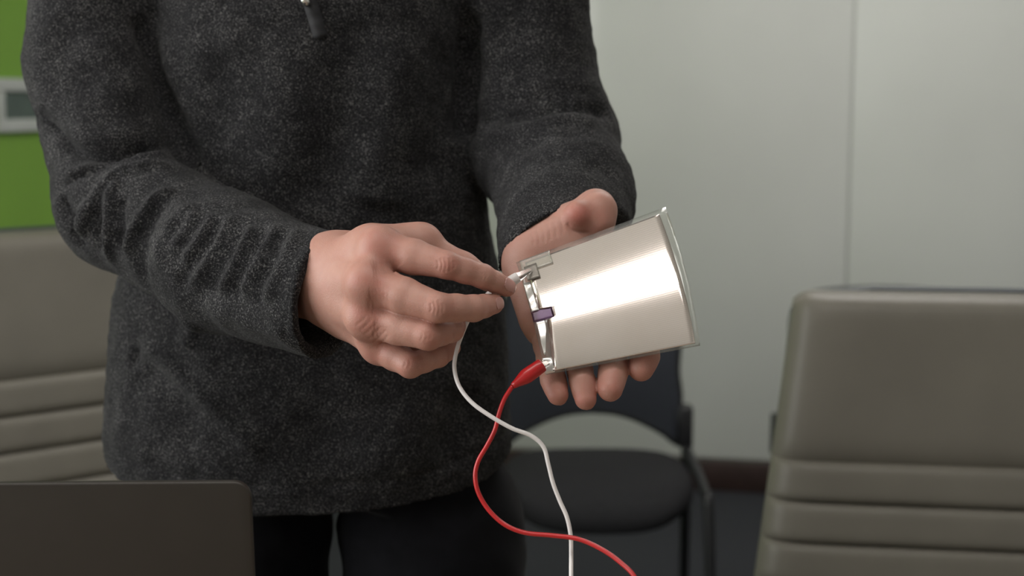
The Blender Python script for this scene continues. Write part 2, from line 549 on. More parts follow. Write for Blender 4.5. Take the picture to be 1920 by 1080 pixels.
def conference_chair(loc, rz, top, label, rib=0.054, pad=0.222, wt=0.245, wb=0.30, recline=11):
    t = empty('conference_chair', loc, rz)
    zs = 0.48
    sh = lambda z: math.tan(math.radians(recline)) * (z - zs)
    wid = lambda z: wb + (wt - wb) * max(0, min(1, (z - 0.60) / (top - 0.60)))
    br = local('backrest', prism([(-wb + 0.03, zs), (wb - 0.03, zs), (wid(0.6) - 0.012, 0.6), (wt + 0.004, top - 0.03), (wt - 0.03, top - 0.004), (wt * 0.55, top + 0.004), (-wt * 0.55, top + 0.004), (-wt + 0.03, top - 0.004), (-wt - 0.004, top - 0.03), (-wid(0.6) + 0.012, 0.6)], 0.0, 0.03, 0.006), M['shell'], t)
    for v in br.data.vertices:
        v.co.y += sh(v.co.z) + 0.004
    br['label'] = 'dark shell behind the padding'
    zt = top
    ribs = [(zt - pad, zt, True)]
    z = zt - pad
    while z - rib > zs - 0.02:
        ribs.append((z - rib, z, False)); z -= rib
    for i, (a, b, et) in enumerate(ribs):
        local('back_channel', pillow(wid, wid, a, b, 0.052, sh, et, i == len(ribs) - 1, nv=20 if et else 10), M['leather'], br)
    st = local('seat', box(-0.26, 0.26, -0.50, -0.02, 0.40, 0.48, 0.025, 4), M['leather'], t)
    local('lift_column', tube([(0, -0.25, 0.10), (0, -0.25, 0.40)], 0.028, 16), M['chrome'], t)
    for k in range(5):
        a = 2 * math.pi * k / 5 + 0.3
        p = np.array([0, -0.25, 0.11]); e = p + np.array([0.30 * math.cos(a), 0.30 * math.sin(a), -0.035])
        lg = local('leg', tube([p, (p + e) / 2 + [0, 0, 0.006], e], [0.022, 0.018, 0.013], 10), M['chrome'], t)
        local('caster', tube([e + [-0.012 * math.sin(a), 0.012 * math.cos(a), -0.047], e + [0.012 * math.sin(a), -0.012 * math.cos(a), -0.047]], 0.027, 14), M['black'], lg)
    for s in (-1, 1):
        local('armrest', tube(catmull([(s * 0.27, -0.05, 0.44), (s * 0.305, -0.09, 0.58), (s * 0.305, -0.16, 0.655), (s * 0.30, -0.34, 0.655), (s * 0.29, -0.38, 0.60), (s * 0.27, -0.36, 0.44)], 6), 0.013, 10), M['chrome'], t) if False else None
    tag(t, label, 'chair', 'taupe ribbed conference chairs')
    return t

# right chair: left upper corner of its back at pixel (1492, 546)
rp = PY(1492, 548, 1.93)
ry = math.radians(-8)
ctr = rp + np.array([0.245 * math.cos(ry), 0.245 * math.sin(ry), 0])
sh_top = math.tan(math.radians(11)) * (rp[2] - 0.48) - 0.03
conference_chair((ctr[0] + math.sin(ry) * sh_top, ctr[1] - math.cos(ry) * sh_top, 0), ry, rp[2], 'taupe padded conference chair with ribbed back on the right, in front of the white boards')
lp = PY(240, 424, 2.62)
ly = math.radians(38)
ctr = lp + np.array([-0.245 * math.cos(ly), -0.245 * math.sin(ly), 0])
sh_top = math.tan(math.radians(11)) * (lp[2] - 0.48) - 0.03
conference_chair((ctr[0] + math.sin(ly) * sh_top, ctr[1] - math.cos(ly) * sh_top, 0), ly, lp[2], 'taupe padded conference chair with ribbed back beside the green wall', rib=0.061, pad=0.250)

def stacking_chair(cx_px, yb, label, lower=0):
    """black chair seen from the front; its back hangs between two posts at depth yb"""
    c = PY(cx_px, 700, yb)
    t = empty('stacking_chair', (c[0], yb, 0))
    k = yb / FPX
    Z = lambda py: PY(960, py + lower, yb)[2]
    X = lambda dx: dx * k * 1.005
    half = [(0, 768), (40, 771), (75, 780), (110, 795), (140, 812), (158, 826), (166, 820), (166, 740), (160, 690), (166, 600), (160, 560), (140, 538), (90, 528), (0, 524)]
    outl = [(X(dx), Z(py)) for dx, py in half] + [(-X(dx), Z(py)) for dx, py in half[-2:0:-1]]
    local('backrest', prism(outl, -0.012, 0.012, 0.004), M['mesh'], t)
    rim = catmull([(x, -0.004, z) for x, z in outl] + [(outl[0][0], -0.004, outl[0][1])], 3)
    local('back_frame', tube(rim, 0.009, 8, False), M['black'], t)
    for s in (-1, 1):
        xo = s * X(180)
        local('bracket', prism([(xo - 0.024, Z(834)), (xo + 0.014, Z(834)), (xo + 0.014, Z(762)), (xo - 0.010 * s - 0.004, Z(758)), (xo - 0.024, Z(762))], -0.03, 0.03, 0.006), M['black'], t)
        local('leg', tube(catmull([(xo, 0.0, Z(800)), (xo, -0.005, 0.45), (xo + s * 0.004, 0.02, 0.25), (xo + s * 0.01, 0.08, 0.004)], 6), 0.0125, 10), M['black'], t)
        local('leg', tube(catmull([(xo, -0.02, 0.455), (xo, -0.36, 0.44), (xo, -0.42, 0.40), (xo + s * 0.01, -0.46, 0.004)], 6), 0.0125, 10), M['black'], t)
    n = 40
    sv, sf = [], []
    rings = [(0.0, 0.010), (0.7, 0.010), (0.93, 0.004), (1.0, -0.012), (1.0, -0.035), (0.93, -0.055), (0.5, -0.06), (0.0, -0.06)]
    for rr, dz in rings:
        for i in range(n):
            a = 2 * math.pi * i / n
            ca, sa = math.cos(a), math.sin(a)
            e = 2 / 3.2
            x = 0.218 * math.copysign(abs(ca) ** e, ca) * max(rr, 0.001); y = -0.205 + 0.205 * math.copysign(abs(sa) ** e, sa) * max(rr, 0.001)
            drop = 0.05 * max(0, (-y - 0.26) / 0.15) ** 2
            sv.append((x, y, 0.452 + dz - drop))
    for j in range(len(rings) - 1):
        for i in range(n):
            sf.append((j * n + i, j * n + (i + 1) % n, (j + 1) * n + (i + 1) % n, (j + 1) * n + i))
    local('seat', mesh_from(sv, sf), M['seatfab'], t)
    tag(t, label, 'chair', 'black stacking chairs by the white boards')
    return t

stacking_chair(1110, 3.42, 'black stacking chair with arched mesh back directly behind the hand and silver sheet')
stacking_chair(1646, 3.50, 'black stacking chair almost hidden behind the right taupe chair', 17)

# ------------------------------------------------------------------ table and laptop
tb = empty('conference_table', (0.1, 0.35, 0))
TZ = 0.76
local('tabletop', box(-1.15, 1.15, -0.85, 0.92, TZ - 0.03, TZ, 0.005), M['wood'], tb)
for sx in (-1, 1):
    for sy in (-1, 1):
        local('leg', box(sx * 1.05 - 0.03, sx * 1.05 + 0.03, 0.035 + sy * 0.78 - 0.03, 0.035 + sy * 0.78 + 0.03, 0, TZ - 0.03, 0.004), M['black'], tb)
tag(tb, 'laminate conference table under the grey laptop', 'table')
lc = PY(468, 903, 1.0)
LW, LH = 0.37, lc[2] - TZ - 0.012
lt = empty('laptop', (lc[0] - LW / 2, 1.03, TZ), math.radians(1.5))
base = local('base', prism(rounded_rect(-LW / 2, LW / 2, 0, 0.25, 0.012), 0, 0.015, 0.002), M['laptop'], lt)
for v in base.data.vertices:
    x, y, z = v.co; v.co = (x, z, 0.0 + y)
rot = math.radians(7)
lid = local('lid', prism(rounded_rect(-LW / 2, LW / 2, 0, LH / math.cos(rot), 0.0125, 8), -0.006, 0.0, 0.0016, 3), M['laptop'], lt)
scr = local('screen', prism(rounded_rect(-LW / 2 + 0.006, LW / 2 - 0.006, 0.012, LH / math.cos(rot) - 0.006, 0.008), 0.0, 0.0008), M['screen'], lid)
for o in (lid, scr):
    for v in o.data.vertices:
        y, z = v.co.y, v.co.z
        v.co.y = y * math.cos(rot) - z * math.sin(rot)
        v.co.z = 0.013 + y * math.sin(rot) + z * math.cos(rot)
kb = local('keyboard', box(-LW / 2 + 0.03, LW / 2 - 0.03, 0.02, 0.13, 0.0145, 0.0165), M['keys'], base)
local('trackpad', box(-0.06, 0.06, 0.145, 0.235, 0.0145, 0.0156), M['laptop'], base)
tag(lt, 'grey aluminium laptop with its lid open in the lower left corner', 'laptop')

# ------------------------------------------------------------------ implicit surfaces
class Field:
    def __init__(s, lo, hi, h):
        s.lo = np.asarray(lo, float); s.h = h
        s.n = np.ceil((np.asarray(hi) - s.lo) / h).astype(int) + 1
        s.ax = [(s.lo[i] + h * np.arange(s.n[i])).astype(np.float32) for i in range(3)]
        s.D = np.full(s.n, 1.0, np.float32)
    def fresh(s):
        o = object.__new__(Field); o.lo, o.h, o.n, o.ax = s.lo, s.h, s.n, s.ax
        o.D = np.full(s.n, 1.0, np.float32)
        return o
    def sl(s, lo, hi, pad):
        a = np.clip(np.floor((np.asarray(lo) - pad - s.lo) / s.h).astype(int), 0, s.n)
        b = np.clip(np.ceil((np.asarray(hi) + pad - s.lo) / s.h).astype(int) + 1, 0, s.n)
        return tuple(slice(a[i], b[i]) for i in range(3))
    def grid(s, sl):
        return (s.ax[0][sl[0]][:, None, None], s.ax[1][sl[1]][None, :, None], s.ax[2][sl[2]][None, None, :])
    def cone_d(s, a, b, ra, rb, sl, flat=None):
        X, Y, Z = s.grid(sl)
        a = np.asarray(a, np.float32); ba = (np.asarray(b, np.float32) - a)
        L = float(ba @ ba) + 1e-12
        px, py, pz = X - a[0], Y - a[1], Z - a[2]
        t = np.clip((px * ba[0] + py * ba[1] + pz * ba[2]) / L, 0, 1)
        qx, qy, qz = px - t * ba[0], py - t * ba[1], pz - t * ba[2]
        d2 = qx * qx + qy * qy + qz * qz
        if flat is not None:                       # squash along a direction: flat = (dir, factor > 1)
            nrm, fct = np.asarray(flat[0], np.float32), flat[1]
            c = qx * nrm[0] + qy * nrm[1] + qz * nrm[2]
            d2 = d2 + c * c * (fct * fct - 1)
        return np.sqrt(d2) - (ra + (rb - ra) * t)
    @staticmethod
    def smin(a, b, k):
        if k <= 0: return np.minimum(a, b)
        h = np.clip(0.5 + 0.5 * (b - a) / k, 0, 1)
        return b + (a - b) * h - k * h * (1 - h)
    def cone(s, a, b, ra, rb, k=0.004, flat=None):
        r = max(ra, rb)
        sl = s.sl(np.minimum(a, b) - r, np.maximum(a, b) + r, k + 3 * s.h)
        s.D[sl] = s.smin(s.D[sl], s.cone_d(a, b, ra, rb, sl, flat), k)
    def ball(s, c, r, k=0.004, flat=None):
        s.cone(c, np.asarray(c) + [0, 0, 1e-5], r, r, k, flat)
    def chain(s, pts, rs, k=0.004, flat=None):
        for i in range(len(pts) - 1):
            s.cone(pts[i], pts[i + 1], rs[i], rs[i + 1], k if i == 0 else min(k, 0.006), flat)
    def cut(s, pts, r, k):
        for a, b in zip(pts[:-1], pts[1:]):
            sl = s.sl(np.minimum(a, b) - r, np.maximum(a, b) + r, k + 3 * s.h)
            d = s.cone_d(a, b, r, r, sl)
            s.D[sl] = -s.smin(-s.D[sl], d, k)
    def merge(s, o, k):
        m = (np.abs(s.D - o.D) < k) | (o.D < s.D)
        s.D[m] = s.smin(s.D[m], o.D[m], k)
    def surf(s, px, py, d0=0.95, d1=1.75):
        """first point of the surface on the ray through a pixel, with the unit ray"""
        ds = np.arange(d0, d1, s.h * 0.5)
        p0, p1 = P(px, py, 1.0), P(px, py, 2.0)
        u = p1 - p0
        pts = p0 + u * (ds[:, None] - 1.0)
        idx = np.round((pts - s.lo) / s.h).astype(int)
        ok = np.all((idx >= 0) & (idx < s.n), axis=1)
        v = np.ones(len(ds)); ii = idx[ok]
        v[ok] = s.D[ii[:, 0], ii[:, 1], ii[:, 2]]
        w = np.nonzero(v < 0)[0]
        if len(w) == 0: return None, u / np.linalg.norm(u)
        return pts[w[0]], u / np.linalg.norm(u)
    def line(s, pxs, off, n=6):
        """points along a pixel path laid on the surface, pushed off along the view (+ = inwards)"""
        out = []
        for q in catmull([np.array(p, float) for p in pxs], n):
            p, u = s.surf(q[0], q[1])
            if p is not None: out.append(p + u * off)
        return out
    def ridge(s, pxs, w, amp, sharp=False):
        s.__dict__.setdefault('folds', []).append((pxs, w, amp, sharp))
    def groove(s, pxs, w, amp, sharp=False):
        s.__dict__.setdefault('folds', []).append((pxs, w, -amp, sharp))
    def fold(s, V, N):
        """press the recorded grooves and ridges into the surface"""
        out = np.zeros(len(V))
        for pxs, w, amp, sharp in s.__dict__.get('folds', []):
            pts = s.line(pxs, 0.0, 8)
            if len(pts) < 2: continue
            pts = np.array(pts)
            m = np.nonzero(np.all((V > pts.min(0) - 3 * w) & (V < pts.max(0) + 3 * w), axis=1))[0]
            if len(m) == 0: continue
            best = np.full(len(m), 1e9); par = np.zeros(len(m))
            for i in range(len(pts) - 1):
                a, ba = pts[i], pts[i + 1] - pts[i]
                if np.linalg.norm(ba) > 0.05: continue
                t = np.clip(((V[m] - a) @ ba) / (ba @ ba + 1e-12), 0, 1)
                d = np.linalg.norm(V[m] - a - t[:, None] * ba, axis=1)
                c = d < best
                best[c] = d[c]; par[c] = ((i + t) / (len(pts) - 1))[c]
            ln = np.linalg.norm(np.diff(pts, axis=0), axis=1).sum()
            end = np.clip(np.minimum(par, 1 - par) / min(0.5, max(0.15, 1.5 * w / ln)), 0, 1)
            end = end * end * (3 - 2 * end)
            x = best / w
            out[m] += np.sign((N[m] * (np.array([0, 0, CAM_H]) - V[m])).sum(1)) * amp * end * (np.exp(-x * 1.3) if sharp else np.exp(-x * x))
        return V + N * out[:, None]
    def mesh(s):
        D = s.D; ins = D < 0
        c = [ins[i:i - 1 or None, j:j - 1 or None, k:k - 1 or None] for i in (0, 1) for j in (0, 1) for k in (0, 1)]
        allin = c[0].copy(); anyin = c[0].copy()
        for q in c[1:]:
            allin &= q; anyin |= q
        cells = np.argwhere(anyin & ~allin)
        nx, ny, nz = s.n - 1
        idmap = np.full((nx, ny, nz), -1, np.int32)
        idmap[cells[:, 0], cells[:, 1], cells[:, 2]] = np.arange(len(cells))
        offs = np.array([(i, j, k) for i in (0, 1) for j in (0, 1) for k in (0, 1)])
        vals = np.stack([D[cells[:, 0] + o[0], cells[:, 1] + o[1], cells[:, 2] + o[2]] for o in offs], 1)
        acc = np.zeros((len(cells), 3)); cnt = np.zeros(len(cells))
        for i in range(8):
            for j in range(i + 1, 8):
                if np.abs(offs[i] - offs[j]).sum() != 1: continue
                a, b = vals[:, i], vals[:, j]
                m = (a < 0) != (b < 0)
                t = a[m] / (a[m] - b[m])
                acc[m] += offs[i] + t[:, None] * (offs[j] - offs[i]); cnt[m] += 1
        verts = s.lo + s.h * (cells + acc / cnt[:, None])
        faces = []
        for ax in range(3):
            o1, o2 = [(1, 2), (2, 0), (0, 1)][ax]
            sa = [slice(None)] * 3; sb = [slice(None)] * 3
            sa[ax] = slice(0, -1); sb[ax] = slice(1, None)
            A, B = ins[tuple(sa)], ins[tuple(sb)]
            e = np.argwhere(A != B)
            keep = (e[:, o1] > 0) & (e[:, o2] > 0) & (e[:, o1] < s.n[o1] - 1) & (e[:, o2] < s.n[o2] - 1)
            e = e[keep]
            fl = A[e[:, 0], e[:, 1], e[:, 2]]
            def cid(d1, d2):
                q = e.copy(); q[:, o1] += d1; q[:, o2] += d2
                return idmap[q[:, 0], q[:, 1], q[:, 2]]
            quad = np.stack([cid(-1, -1), cid(0, -1), cid(0, 0), cid(-1, 0)], 1)
            quad[~fl] = quad[~fl][:, ::-1]
            faces.append(quad)
        return verts, np.concatenate(faces)

def relax(V, F, it=2, lam=0.5):
    e = np.concatenate([F[:, [0, 1]], F[:, [1, 2]], F[:, [2, 3]], F[:, [3, 0]]])
    e = np.concatenate([e, e[:, ::-1]])
    n = len(V)
    deg = np.bincount(e[:, 0], minlength=n).astype(float)[:, None]
    deg[deg == 0] = 1
    for k in range(it):
        for l in (lam, -lam * 1.02):
            avg = np.stack([np.bincount(e[:, 0], weights=V[e[:, 1], i], minlength=n) for i in range(3)], 1) / deg
            V = V + l * (avg - V)
    return V

def vnormals(V, F):
    fn = np.cross(V[F[:, 2]] - V[F[:, 0]], V[F[:, 3]] - V[F[:, 1]])
    N = np.zeros_like(V)
    for k in range(4):
        for i in range(3):
            N[:, i] += np.bincount(F[:, k], weights=fn[:, i], minlength=len(V))
    return N / (np.linalg.norm(N, axis=1)[:, None] + 1e-12)

def wobble(V, freq, seed, n=14):
    r = np.random.default_rng(seed)
    out = np.zeros(len(V))
    for i in range(n):
        k = r.normal(size=3); k *= freq * r.uniform(0.6, 1.5) / np.linalg.norm(k)
        out += np.sin(V @ k + r.uniform(0, 6.28))
    return out / math.sqrt(n)

# ------------------------------------------------------------------ the laminated silver sheet
def bez(a, b, c, t): return (1 - t) ** 2 * np.array(a) + 2 * t * (1 - t) * np.array(b) + t * t * np.array(c)
def sheet_pt(u, v):
    L = bez((968., 492.), (1001., 596.), (1023., 703.), v)
    R = bez((1248., 388.), (1296., 518.), (1313., 648.), v)
    px = L + (R - L) * u
    d = 1.130 + 0.030 * (1 - v) + 0.040 * (1 - v) ** 2 + (1 - u) * (0.004 - 0.0105 * (1 - v))
    return P(px[0], px[1], d)
def sheet_n(u, v):
    e = 0.01
    n = np.cross(sheet_pt(u + e, v) - sheet_pt(u - e, v), sheet_pt(u, v + e) - sheet_pt(u, v - e))
    n /= np.linalg.norm(n)
    return n if n[1] < 0 else -n
def sheet_patch(name, u0, u1, v0, v1, off, thick, mat, parent, nu=20, nv=24, lift=None):
    """thin solid patch; u0/u1 may be functions of v"""
    f0 = u0 if callable(u0) else (lambda v: u0)
    f1 = u1 if callable(u1) else (lambda v: u1)
    top, uv = [], []
    for j in range(nv + 1):
        v = v0 + (v1 - v0) * j / nv
        for i in range(nu + 1):
            u = f0(v) + (f1(v) - f0(v)) * i / nu
            p, n = sheet_pt(u, v), sheet_n(u, v)
            ex = lift(u, v) if lift else 0
            top.append((p + n * (off + ex), p + n * (off + ex - thick))); uv.append((u, v))
    n1 = nu + 1; N = len(top)
    verts = [t[0] for t in top] + [t[1] for t in top]
    faces = []
    for j in range(nv):
        for i in range(nu):
            a, b, c, d = j * n1 + i, j * n1 + i + 1, (j + 1) * n1 + i + 1, (j + 1) * n1 + i
            faces.append((a, d, c, b)); faces.append((a + N, b + N, c + N, d + N))
    rim = [i for i in range(n1)] + [j * n1 + nu for j in range(1, nv + 1)] + [nv * n1 + i for i in range(nu - 1, -1, -1)] + [j * n1 for j in range(nv - 1, 0, -1)]
    for a, b in zip(rim, rim[1:] + rim[:1]):
        faces.append((a, b, b + N, a + N))
    me = mesh_from(verts, faces)
    ul = me.uv_layers.new(name='UVMap')
    li = np.zeros(len(me.loops), np.int32); me.loops.foreach_get('vertex_index', li)
    ul.data.foreach_set('uv', np.array(uv)[li % N].ravel())
    return link(name, me, mat, parent)

sheet = empty('laminated_sheet', tuple(sheet_pt(0.5, 0.95)))
sheet_patch('clear_film', 0.0, 1.0, 0.0, 1.0, 0.0, 0.0003, M['film'], sheet)
def sl(v): return 0.052 if v < 0.452 else (0.125 if v < 0.537 else 0.088 - 0.085 * (v - 0.537))
sr = lambda v: 0.946 + 0.026 * v
cell = sheet_patch('silver_cell', sl, sr, 0.035, 0.978, 0.0008, 0.0005, M['foil'], sheet, 24, 72)
sheet_patch('contact_strip', 0.004, 0.049, 0.20, 0.450, 0.0006, 0.0003, M['strip'], sheet, 6, 12,
            lambda u, v: 0.0007 * math.sin(40 * v + 30 * u))
sheet_patch('contact_strip', lambda v: 0.012 + 0.02 * (v - 0.53), lambda v: 0.075 - 0.06 * (v - 0.53) - 0.03 * max(0, v - 0.62) / 0.2, 0.53, 0.83, 0.0006, 0.0003, M['strip'], sheet, 6, 12,
            lambda u, v: 0.0006 * math.sin(30 * v))
sheet_patch('adhesive_tape', 0.0, 0.135, 0.450, 0.540, 0.0010, 0.00004, M['violet_film'], sheet, 8, 6)
sheet_patch('adhesive_tape', 0.02, 0.22, 0.01, 0.12, 0.0016, 0.0002, M['tape'], sheet, 8, 6)
sheet_patch('contact_tab', 0.035, 0.118, 0.075, 0.195, 0.0022, 0.0005, M['tab'], sheet, 6, 6)
sheet_patch('contact_tab', 0.0, 0.062, 0.86, 0.992, 0.0012, 0.0004, M['strip'], sheet, 6, 6, lambda u, v: 0.0008 * math.sin(60 * v + 50 * u))
tag(sheet, 'shiny silver solar film in clear laminate, held bent on the open palm', 'laminated sheet')

# ------------------------------------------------------------------ right hand (pinching, back of the hand to the camera)
def J(px, py, d): return P(px, py, d)
FL = []          # (point, radius, amount): blood-flushed spots on the skin
def hand_right():
    lo = np.minimum.reduce([J(560, 730, 1.05), J(980, 400, 1.30), J(560, 400, 1.05), J(420, 600, 1.33)]) - 0.01
    hi = np.maximum.reduce([J(560, 400, 1.05), J(990, 400, 1.30), J(980, 730, 1.30)]) + 0.012
    f = Field((lo[0], lo[1], J(700, 735, 1.13)[2]), (J(985, 540, 1.16)[0], hi[1], J(700, 395, 1.13)[2]), 0.00078)
    mcp = [J(716, 467, 1.128), J(694, 533, 1.112), J(692, 597, 1.120), J(714, 648, 1.140)]
    mr = [0.0160, 0.0160, 0.0150, 0.0132]
    wr = [J(622, 492, 1.178), J(618, 517, 1.170), J(618, 546, 1.172), J(624, 566, 1.182)]
    # forearm into the sleeve
    f.cone(J(470, 470, 1.26), J(620, 500, 1.184), 0.030, 0.0240, 0.01)
    f.cone(J(470, 510, 1.26), J(622, 556, 1.186), 0.030, 0.0235, 0.012)
    for a, b, r in zip(wr, mcp, mr):
        f.cone(a, b, 0.0195, r, 0.016)
    # heel of the hand and palm mass behind
    f.cone(J(640, 530, 1.190), J(720, 560, 1.160), 0.024, 0.020, 0.018)
    f.cone(J(660, 600, 1.185), J(730, 640, 1.160), 0.018, 0.013, 0.012)
    for i in range(3):
        f.cone(mcp[i], mcp[i + 1], mr[i] * 0.80, mr[i + 1] * 0.80, 0.010)
    f.cone(J(735, 640, 1.145), J(826, 640, 1.142), 0.0120, 0.0100, 0.006)
    # thumb: metacarpal, then behind the index finger
    f.cone(J(640, 478, 1.190), J(785, 459, 1.166), 0.0185, 0.0140, 0.014)
    f.cone(J(700, 458, 1.150), J(792, 457, 1.163), 0.0155, 0.0140, 0.018)
    f.chain([J(785, 459, 1.166), J(868, 500, 1.160), J(935, 535, 1.1595)], [0.0140, 0.0112, 0.0088], 0.006)
    fingers = [
        ([mcp[0], J(838, 497, 1.106), J(905, 518, 1.117), J(950, 539, 1.1295)], [0.0156, 0.0106, 0.0094, 0.0075]),
        ([mcp[1], J(822, 577, 1.088), J(888, 578, 1.104), J(925, 570, 1.122)], [0.0156, 0.0114, 0.0102, 0.0082]),
        ([mcp[2], J(803, 629, 1.094), J(846, 618, 1.120), J(856, 606, 1.146)], [0.0150, 0.0112, 0.0098, 0.0082]),
        ([mcp[3], J(769, 685, 1.116), J(822, 668, 1.132), J(847, 652, 1.150)], [0.0132, 0.0098, 0.0086, 0.0072]),
    ]
    allf = f.fresh()
    for pts, rs in fingers:
        g = f.fresh()
        # phalanges are waisted between the joints
        full, rr = [], []
        for i in range(3):
            full += [pts[i], (pts[i] + pts[i + 1]) / 2]
            rr += [rs[i], (rs[i] + rs[i + 1]) / 2 * (1.06 if i == 0 else 0.98)]
        full.append(pts[3]); rr.append(rs[3])
        for i in range(6): g.cone(full[i], full[i + 1], rr[i], rr[i + 1], 0.003)
        allf.merge(g, 0.0008)
    f.merge(allf, 0.0045)
    tocam = lambda p: (np.array([0, 0, CAM_H]) - p) / np.linalg.norm(np.array([0, 0, CAM_H]) - p)
    # knuckles and joints
    for p, r in zip(mcp, mr):
        f.ball(p + tocam(p) * 0.0026 + np.array([-0.003, 0, 0.001]), r * 0.84, 0.012)
        FL.append((p + tocam(p) * r, 0.018, 0.36))
    for (pts, rs), am in zip(fingers, (0.30, 0.22, 0.28, 0.28)):
        FL.append((pts[1] + tocam(pts[1]) * rs[1], 0.014, am))
        FL.append((pts[3], 0.012, 0.30))
    # tendons
    for a, b in zip(wr[:3], mcp[:3]):
        m0, m1 = a + (b - a) * 0.35, a + (b - a) * 0.92
        f.cone(m0 + tocam(m0) * 0.0142, m1 + tocam(m1) * 0.0118, 0.0040, 0.0040, 0.010)
    # hollows between the knuckles
    for x, y in ((716, 502), (706, 566), (716, 622)):
        f.groove([(x - 22, y - 2), (x, y), (x + 34, y + 6)], 0.0080, 0.0020)
    # wrinkles over the finger joints
    def wrinkle(cx, cy, span, gaps, dep=0.00046, lean=0):
        for g_, s_ in gaps:
            f.groove([(cx + g_ - lean, cy - span * s_), (cx + g_ + 3, cy), (cx + g_ + lean, cy + span * s_)], 0.0011, dep)
    wrinkle(834, 497, 17, [(-15, 0.6), (-8, 0.85), (-1, 1.0), (8, 0.9), (15, 0.55)])
    wrinkle(818, 578, 17, [(-12, 0.6), (-5, 0.85), (3, 1.0), (10, 0.6)])
    wrinkle(906, 519, 11, [(-4, 0.8), (3, 0.9)], 0.00025)
    wrinkle(797, 632, 13, [(-8, 0.6), (0, 0.8), (7, 0.5)], 0.0003, -2)
    wrinkle(764, 683, 12, [(-7, 0.6), (1, 0.8)], 0.0003, -2)
    for k in range(6):   # fine creases at the side of the hand
        f.groove([(666 + 8 * k, 612 + 8 * k), (676 + 8 * k, 604 + 8 * k), (690 + 8 * k, 590 + 7 * k)], 0.0011, 0.00028)
    V, F = f.mesh()
    V = relax(V, F, 3)
    V = f.fold(V, vnormals(V, F))
    nails = [
        (J(944, 532, 1.122), fingers[0][0][2], fingers[0][0][3], 0.0068, tocam(fingers[0][0][3]) + np.array([0.25, 0, 0.35])),
        (J(928, 566, 1.116), fingers[1][0][2], fingers[1][0][3], 0.0066, tocam(fingers[1][0][3]) + np.array([0.9, 0, 0.1])),
    ]
    return V, F, nails

